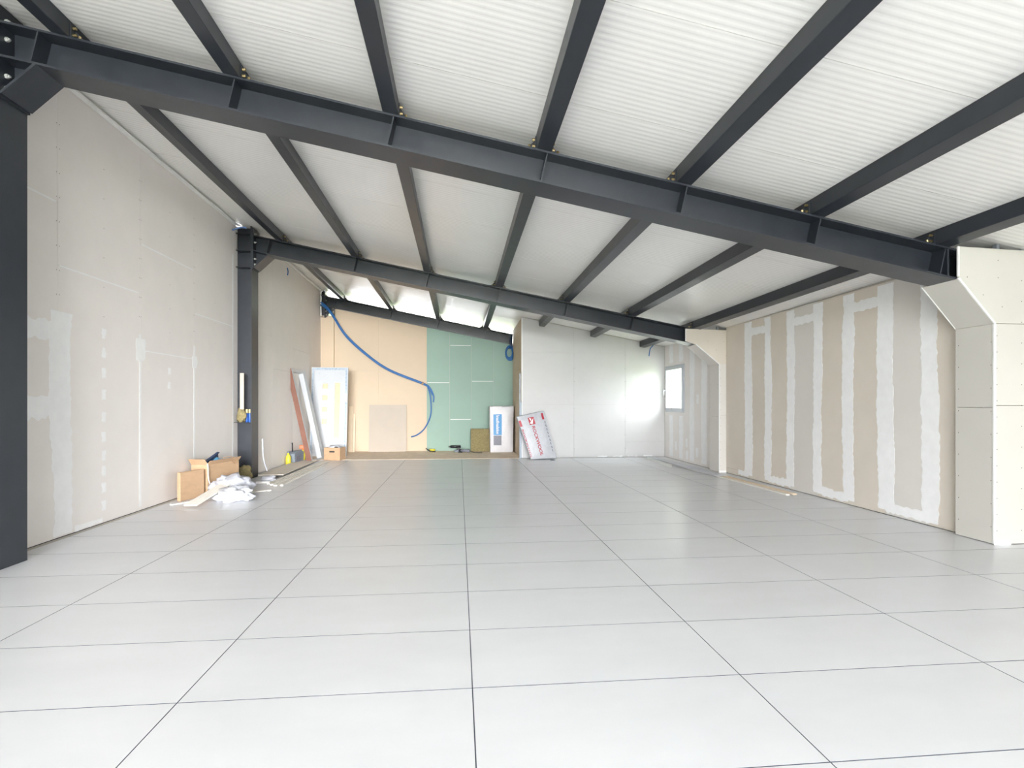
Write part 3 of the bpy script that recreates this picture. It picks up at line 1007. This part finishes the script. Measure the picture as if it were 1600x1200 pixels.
def FP(u, v, w):
    return A0 + al * u + up * v + nrm * w


def fbox(u0, u1, v0, v1, w0, w1):
    return MB().box(u0, u1, v0, v1, w0, w1, lambda p: FP(p.x, p.y, p.z))


DT = -0.10
fbox(0.010, 0.07, 0.0, H, DT, 0).build('jamb', 'pvc', fr)
fbox(0.0, 0.009, 0.0, H, DT, 0).build('outer_face', 'brown', fr)
fbox(Wd - 0.17, Wd, 0.0, H, DT, 0).build('jamb', 'pvc', fr)
fbox(0.07, Wd - 0.17, H - 0.07, H, DT, 0).build('head', 'pvc', fr)
fbox(0.07, Wd - 0.17, 0.0, 0.03, DT, 0).build('threshold', 'pvc', fr)

# white panelled door leaning near the back
dx0, dx1, dy, dh, lean = -3.40, -2.575, 12.80, 2.06, R(6)
dr = thing('panel_door', ((dx0 + dx1) / 2, dy, 0), 'white plastic door with four square panes and one tall pane, leaning near the back wall', 'door')
DM = place((0, dy, 0.002), 0, -lean)


def dbox(x0, x1, z0, z1, y0, y1):
    return MB().box(x0, x1, y0, y1, z0, z1, lambda p: DM((p.x, p.y, p.z)))


fw = 0.07
for a in ((dx0, dx0 + fw, 0, dh), (dx1 - fw, dx1, 0, dh), (dx0 + fw, dx1 - fw, dh - fw, dh), (dx0 + fw, dx1 - fw, 0, 0.06)):
    dbox(*a, 0.0, 0.07).build('door_casing', 'pvc', dr)
for a in ((dx1 - 0.055, dx1 - 0.02, 0.02, 1.25), (dx1 - 0.055, dx1 - 0.02, 1.45, dh - 0.02), (dx0 + 0.02, dx1 - 0.06, dh - 0.055, dh - 0.02), (dx0 + 0.02, dx0 + 0.05, 0.02, dh - 0.06)):
    dbox(*a, -0.002, 0.0).build('protective_tape', 'tape', dr)
# leaf as a grid with five openings
lx0, lx1, lz0, lz1 = dx0 + fw, dx1 - fw, 0.06, dh - fw
sq = [(dx0 + 0.25, dx0 + 0.37, z, z + 0.12) for z in (0.74, 1.02, 1.29, 1.56)]
tall = (dx0 + 0.53, dx0 + 0.65, 0.42, 1.70)
leaf = MB()


def lb(x0, x1, z0, z1):
    leaf.box(x0, x1, 0.02, 0.06, z0, z1, lambda p: DM((p.x, p.y, p.z)))


lb(lx0, sq[0][0], lz0, lz1)
lb(sq[0][1], tall[0], lz0, lz1)
lb(tall[1], lx1, lz0, lz1)
lb(tall[0], tall[1], lz0, tall[2])
lb(tall[0], tall[1], tall[3], lz1)
prev = lz0
for s_ in sq:
    lb(s_[0], s_[1], prev, s_[2])
    prev = s_[3]
lb(sq[0][0], sq[0][1], prev, lz1)
lf = leaf.build('leaf', 'pvc', dr)
for s_ in sq + [tall]:
    dbox(*s_, 0.035, 0.045).build('pane', 'frosted', lf)['label'] = 'ornamental glass coloured cream for the bright wall behind'
    w = 0.022
    t_ = MB()
    for a in ((s_[0] - w, s_[0], s_[2] - w, s_[3] + w), (s_[1], s_[1] + w, s_[2] - w, s_[3] + w), (s_[0], s_[1], s_[2] - w, s_[2]), (s_[0], s_[1], s_[3], s_[3] + w)):
        t_.box(a[0], a[1], 0.010, 0.02, a[2], a[3], lambda p: DM((p.x, p.y, p.z)))
    t_.build('pane_moulding', 'pvc', lf)
# gable-shaped moulding over the panes
gm = MB()
cx = (lx0 + lx1) / 2
for sg in (-1, 1):
    gm.prism([(cx, 1.93), (cx + sg * 0.24, 1.76), (cx + sg * 0.24, 1.73), (cx, 1.90)], 'y', 0.012, 0.02, lambda p: DM((p.x, p.y, p.z)))
gm.build('moulding', 'pvc', lf)

b3, f3 = carton((-2.66, 12.02, 0), R(-14), 0.36, 0.26, 0.27, 'cardboard box with hand hole beside the leaning white door', False, True)
crumple('plastic_bag', f3((0.0, 0.0, 0.27)), (0.14, 0.10, 0.055), 'film', 'white plastic scraps heaped in the box with hand hole', 'plastic bag', 9.2, 3, 0.4)
tag(MB().box(-0.06, 0.10, -0.08, -0.03, 0.262, 0.292, f3).build('black_tool', 'black', None, bevel=0.006), 'small black tool lying on top of the box with hand hole', 'tool')

# planks leaning on the back wall beside the door
for x0, x1, h, lab in ((-2.742, -2.637, 1.14, 'taller pale pine board leaning on the back wall by the door'), (-2.632, -2.578, 0.95, 'shorter pale pine board leaning on the back wall by the door')):
    tag(MB().box(x0, x1, 0, 0.02, 0, h, place((0, 13.82, 0.0045), 0, -R(7))).build('pine_board', 'wood', None, bevel=0.002), lab, 'board', 'pine boards by the door')
# blank board leaning on the back wall
tag(MB().box(-2.243, -1.315, 0, 0.0125, 0, 1.175, place((0, 13.86, 0.0045), 0, -R(4))).build('leaning_board', 'board_dull', None), 'blank tan plasterboard sheet leaning on the warm-tinted back wall', 'plasterboard')

# ------------------------------------------------------------------ blue conduits
root = thing('conduit_bundle', (-3.25, 13.86, 3.55), 'bundle of blue conduits hanging from the far frame across the back wall', 'conduit')
path = [(-3.40, 13.84, 3.68), (-3.30, 13.80, 3.62), (-3.12, 13.78, 3.42), (-2.771, 13.78, 2.88), (-2.244, 13.80, 2.392), (-1.713, 13.82, 2.034), (-0.909, 13.84, 1.711)]
offs = [(0, 0, 0.028), (0.02, -0.02, -0.012), (-0.01, 0.016, -0.034)]
tails = [[(-0.73, 13.84, 1.60), (-0.64, 13.85, 1.40), (-0.645, 13.85, 1.24)], [(-0.76, 13.82, 1.55), (-0.705, 13.82, 1.25), (-0.715, 13.83, 0.9), (-0.864, 13.85, 0.584), (-1.05, 13.88, 0.42), (-1.201, 13.9, 0.368)],
         [(-0.75, 13.83, 1.60), (-0.67, 13.84, 1.42)]]
for k in range(3):
    o = Vector(offs[k])
    pp = [Vector(p) + o * (1.0 - 0.55 * i / 6) for i, p in enumerate(path)] + [Vector(p) for p in tails[k]]
    MB().tube(spline(pp, 8), (0.017, 0.016, 0.014)[k], 8).build('conduit', 'bluepipe' if k != 1 else 'bluepipe', root, True)
MB().tube([(-0.93, 13.84, 1.725), (-0.89, 13.84, 1.70)], 0.036, 8).build('tie', 'card_in', root, True)

root = thing('conduit_coil', (1.29, 13.80, 2.55), 'blue conduit coil hanging beside the partition edge under the far frame', 'conduit')
for k in range(4):
    ra = 0.19 - 0.022 * k
    pts = [(1.19 + 0.02 * k + 0.045 * math.cos(w) + 0.0, 13.84 - 0.025 * k + 0.03 * math.sin(w), 2.53 + 0.01 * k) for w in (0,)]
    loop = [Vector((1.30 - 0.01 * k + ra * 0.62 * math.cos(w), 13.86 - 0.03 * k + 0.02 * math.sin(2 * w), 2.50 + ra * math.sin(w))) for w in [math.pi * 2 * t / 24 for t in range(25)]]
    loop = [Vector((min(p.x, PART_X - 0.02), p.y, p.z)) for p in loop]
    MB().tube(loop, 0.014, 6).build('conduit', 'bluepipe', root, True)
MB().tube(spline([(1.33, 13.80, 2.66), (1.31, 13.80, 2.80), (1.34, 13.84, 2.95)], 6), 0.03, 6).build('hanger', 'navy', root, True)
tag(MB().tube(spline([(-3.585, 9.04, 3.97), (-3.54, 9.07, 4.00), (-3.46, 9.10, 4.035), (-3.40, 9.12, 4.03)], 6), 0.014, 6).build('blue_conduit', 'bluepipe_light', None, True),
    'short blue conduit poking out above the free left column', 'conduit')
tag(MB().tube(spline([(4.24, 11.6, 2.50), (4.20, 11.5, 2.47), (4.14, 11.5, 2.40), (4.11, 11.5, 2.24)], 6), 0.011, 6).build('blue_conduit', 'bluepipe', None, True),
    'short blue conduit hanging from the ceiling before the white partition', 'conduit')
tag(MB().tube(spline([(-3.44 + 0.012, 11.30, 3.93), (-3.41, 11.29, 3.86), (-3.415, 11.28, 3.78)], 6), 0.010, 6).build('blue_conduit', 'bluepipe', None, True),
    'tiny blue conduit stub at the top of the left wall past the free column', 'conduit')

# ------------------------------------------------------------------ insulation and tools by the green wall
wsl = thing('mineral_wool_slab', (0.52, 13.80, 0), 'olive mineral wool slab standing against the green wall', 'insulation')
import bmesh as _bm
b_ = _bm.new()
nx, nz = 16, 18
slab = MB()
vs, fs = [], []
for iy, yv in enumerate((13.68, 13.86)):
    for k in range(nz + 1):
        for i in range(nx + 1):
            x, z = 0.295 + 0.465 * i / nx, 0.005 + 0.565 * k / nz
            d = 0.008 * noise.noise(Vector((x * 22, z * 22, iy * 5))) + 0.004 * noise.noise(Vector((x * 60, z * 60, iy)))
            e = 0.006 * noise.noise(Vector((x * 30, z * 30, 9)))
            vs.append((x + (e if i in (0, nx) else 0), yv + (d if iy == 0 else 0), z + (e if k == nz else 0)))
n1 = (nx + 1) * (nz + 1)
for k in range(nz):
    for i in range(nx):
        a = k * (nx + 1) + i
        fs.append((a, a + 1, a + nx + 2, a + nx + 1))
        fs.append((n1 + a, n1 + a + 1, n1 + a + nx + 2, n1 + a + nx + 1))
for k in range(nz):
    for i in (0, nx):
        a = k * (nx + 1) + i
        fs.append((a, a + nx + 1, n1 + a + nx + 1, n1 + a))
for i in range(nx):
    for k in (0, nz):
        a = k * (nx + 1) + i
        fs.append((a, a + 1, n1 + a + 1, n1 + a))
slab.add(vs, fs).build('slab', 'wool', wsl)
b_.free()


def soft_box(name, quad, y0, depth, leanz, m, parent, n=8, puff=0.018, seed=1):
    """wrapped pack: quad = (bl, br, tr, tl) of the front in x,z; front bulges and wrinkles a little"""
    def F(u, v):
        bl, br, tr, tl = [Vector((p[0], p[1])) for p in quad]
        return bl * (1 - u) * (1 - v) + br * u * (1 - v) + tr * u * v + tl * (1 - u) * v
    vs, fs = [], []
    for side in (0, 1):
        for k in range(n + 1):
            for i in range(n + 1):
                u, v = i / n, k / n
                p = F(u, v)
                bul = puff * (1 - (2 * u - 1) ** 4) * (1 - (2 * v - 1) ** 4)
                wr_ = 0.004 * noise.noise(Vector((u * 6 + seed, v * 9, side * 3)))
                y = y0 + leanz * p.y + (-(bul + wr_) if side == 0 else depth)
                vs.append((p.x, y, p.y))
    n1 = (n + 1) ** 2
    for k in range(n):
        for i in range(n):
            a = k * (n + 1) + i
            fs.append((a, a + 1, a + n + 2, a + n + 1))
            fs.append((n1 + a, n1 + a + 1, n1 + a + n + 2, n1 + a + n + 1))
        for i in (0, n):
            a = k * (n + 1) + i
            fs.append((a, a + n + 1, n1 + a + n + 1, n1 + a))
        for kk in (0, n):
            a = kk * (n + 1) + k
            fs.append((a, a + 1, n1 + a + 1, n1 + a))
    o = MB().add(vs, fs).build(name, m, parent, False, 0.012)

    def S(u, v, off=0.004):
        p = F(u, v)
        bul = puff * (1 - (2 * u - 1) ** 4) * (1 - (2 * v - 1) ** 4)
        wr_ = 0.004 * noise.noise(Vector((u * 6 + seed, v * 9, 0)))
        return Vector((p.x, y0 + leanz * p.y - bul - wr_ - off, p.y))
    return o, S


def print_patch(S, u0, u1, v0, v1, name, m, parent, off=0.003, n=4):
    vs, fs = [], []
    for k in range(n + 1):
        for i in range(n + 1):
            vs.append(S(u0 + (u1 - u0) * i / n, v0 + (v1 - v0) * k / n, off))
    for k in range(n):
        for i in range(n):
            a = k * (n + 1) + i
            fs.append((a, a + 1, a + n + 2, a + n + 1))
    return MB().add(vs, fs).build(name, m, parent)


def print_text(S, body, uc, vtop, vlen, uh, name, m, parent, off=0.005):
    """writing that runs downwards, tops of the letters to the right"""
    vs, fs = text_verts(body, 1.0)
    w = max(p[0] for p in vs)
    h = max(p[1] for p in vs)
    out = [S(uc + (p[1] / h - 0.5) * uh, vtop - p[0] / w * vlen, off) for p in vs]
    return MB().add(out, fs).build(name, m, parent)


pk = thing('insulation_pack', (1.04, 13.5, 0), 'upright white wrapped insulation pack with blue printed label by the green wall', 'insulation pack')
w1, S1 = soft_box('wrapper', ((0.760, 0.006), (1.325, 0.006), (1.345, 1.15), (0.748, 1.14)), 13.36, 0.40, 0.02, 'pkgwhite', pk, seed=2)
print_patch(S1, 0.15, 0.50, 0.375, 0.825, 'printed_label', 'pkgblue', w1)
print_patch(S1, 0.15, 0.49, 0.155, 0.365, 'printed_label', 'pkgdark', w1)
print_text(S1, 'knaufinsulation', 0.335, 0.80, 0.40, 0.13, 'lettering', 'bead', w1)
MB().tube([S1(0.06, 0.985, 0.0), S1(0.3, 1.0, -0.05), S1(0.55, 0.985, 0.0), S1(0.95, 0.99, 0.0)], 0.012, 5).build('film_fold', 'film', pk, True)

rk = thing('insulation_pack', (1.75, 11.75, 0), 'tilted silver insulation pack with large red lettering leaning on the partition', 'insulation pack')
w2, S2 = soft_box('wrapper', ((1.535, 0.006), (2.100, 0.03), (1.835, 1.05), (1.238, 0.925)), 11.60, 0.17, 0.10, 'pkggrey', rk, n=10, seed=5)
print_text(S2, 'ROCKWOOL', 0.475, 0.735, 0.66, 0.115, 'lettering', 'red', w2)
print_patch(S2, 0.36, 0.575, 0.765, 0.925, 'logo_square', 'red', w2)
lg = MB()
for tri in (((0.375, 0.80), (0.47, 0.775), (0.555, 0.90)), ((0.40, 0.915), (0.475, 0.90), (0.44, 0.84))):
    lg.add([S2(u, v, 0.0065) for u, v in tri], [(0, 1, 2)])
lg.build('logo_mark', 'bead', w2)
print_text(S2, 'ROCKWOOL', 0.055, 0.70, 0.66, 0.065, 'lettering', 'red', w2)
print_patch(S2, 0.012, 0.095, 0.76, 0.90, 'logo_square', 'red', w2)
print_patch(S2, 0.86, 0.935, 0.83, 0.965, 'logo_square', 'red', w2)
for k in range(9):
    v = 0.79 - 0.075 * k
    print_patch(S2, 0.915, 0.935, v - 0.045, v, 'printed_mark', 'printblack', w2, n=2)

# galvanised studs leaning at the partition corner
for k, (x, h) in enumerate(((1.325, 1.88), (1.352, 1.25))):
    tag(MB().box(x, x + 0.022, 11.93, 11.975, 0.002, h).build('metal_profile', 'stud', None), ('tall galvanised profile standing at the partition corner', 'shorter galvanised profile standing at the partition corner')[k], 'profile')

# hand tools on the screed
dt = thing('cordless_drill', (-0.02, 13.62, 0.004), 'black cordless tool lying on the screed before the green wall', 'power tool')
fd = place((-0.02, 13.62, 0.004), R(8))
MB().tube([fd((-0.19, 0, 0.13)), fd((0.06, 0, 0.13))], 0.035, 10).tube([fd((-0.24, 0, 0.13)), fd((-0.19, 0, 0.13))], 0.015, 8).build('tool_body', 'black', dt, True)
MB().prism([(-0.02, 0.11), (0.06, 0.11), (0.04, 0.04), (-0.04, 0.04)], 'y', -0.022, 0.022, fd).build('grip', 'black', dt, bevel=0.006)
MB().box(-0.09, 0.09, -0.04, 0.04, 0.0, 0.045, fd).build('battery', 'greyplastic', dt, bevel=0.006)
gr = thing('angle_grinder', (0.16, 13.42, 0.004), 'small grey power tool on the screed beside the mineral wool slab', 'power tool')
fg = place((0.16, 13.42, 0.004), R(-20))
MB().tube([fg((-0.13, 0, 0.045)), fg((0.10, 0, 0.045))], [0.030, 0.036], 10).build('tool_body', 'pkgdark', gr, True)
MB().lathe(fg((-0.14, 0, 0.0)), [(0.055, 0), (0.055, 0.01), (0.03, 0.03), (0.03, 0.075)], 14).build('disc_guard', 'black', gr, True)
MB().tube([fg((-0.10, 0, 0.05)), fg((-0.10, 0.10, 0.06))], 0.014).build('side_handle', 'black', gr, True)
tag(MB().tube(spline([fg((0.10, 0, 0.04)), fg((0.2, 0.02, 0.012)), fg((0.33, -0.05, 0.011)), fg((0.42, 0.02, 0.011))], 6), 0.010, 6).build('power_cord', 'black', None, True), 'black power cord on the screed before the mineral wool slab', 'cord')
tr = thing('paint_tray', (-0.70, 13.66, 0.004), 'small yellow tub with black scoop on the screed by the green wall', 'tub')
MB().lathe((-0.66, 13.66, 0.004), [(0.055, 0), (0.075, 0.06), (0.075, 0.075)], 12).build('tub', 'yellow', tr, True)
MB().tube([(-0.82, 13.62, 0.10), (-0.72, 13.60, 0.03), (-0.58, 13.58, 0.018)], [0.012, 0.016, 0.012], 6).build('scoop', 'black', tr, True)
sc = MB().lathe((1.98, 11.45, 0.0005), [(0.05, 0), (0.055, 0.006), (0.02, 0.014)], 8)
tag(sc.build('putty_scrap', 'pkgdark', None), 'small dark scrap on the tiles beside the tilted silver pack', 'scrap')

# ------------------------------------------------------------------ boards on the floor along the right wall
plank('wood_batten', (4.30, 11.80), (4.43, 6.82), 0.06, 0.020, 'wood', 'long pale batten on the floor nearest the right wall', 'batten', 0.001, None, 'battens by the right wall')
plank('wood_batten', (4.20, 10.6), (4.32, 6.80), 0.05, 0.018, 'wood_white', 'long whitish batten on the floor beside the wall-side batten', 'batten', 0.001, None, 'battens by the right wall')
plank('white_board', (4.22, 11.75), (4.30, 8.6), 0.20, 0.012, 'whiteplastic', 'wide white board under the pale battens by the window', 'board', 0.0225)
pf = thing('metal_profile', (4.02, 10.8, 0), 'grey metal channel on the floor in front of the window corner', 'profile')
fp_ = place((4.03, 10.78, 0.001), math.atan2(11.53 - 10.0, 4.06 - 3.99))
MB().prism([(-0.03, 0), (0.03, 0), (0.03, 0.045), (0.026, 0.045), (0.026, 0.004), (-0.026, 0.004), (-0.026, 0.045), (-0.03, 0.045)], 'x', -0.78, 0.78, fp_).build('channel', 'bead', pf)
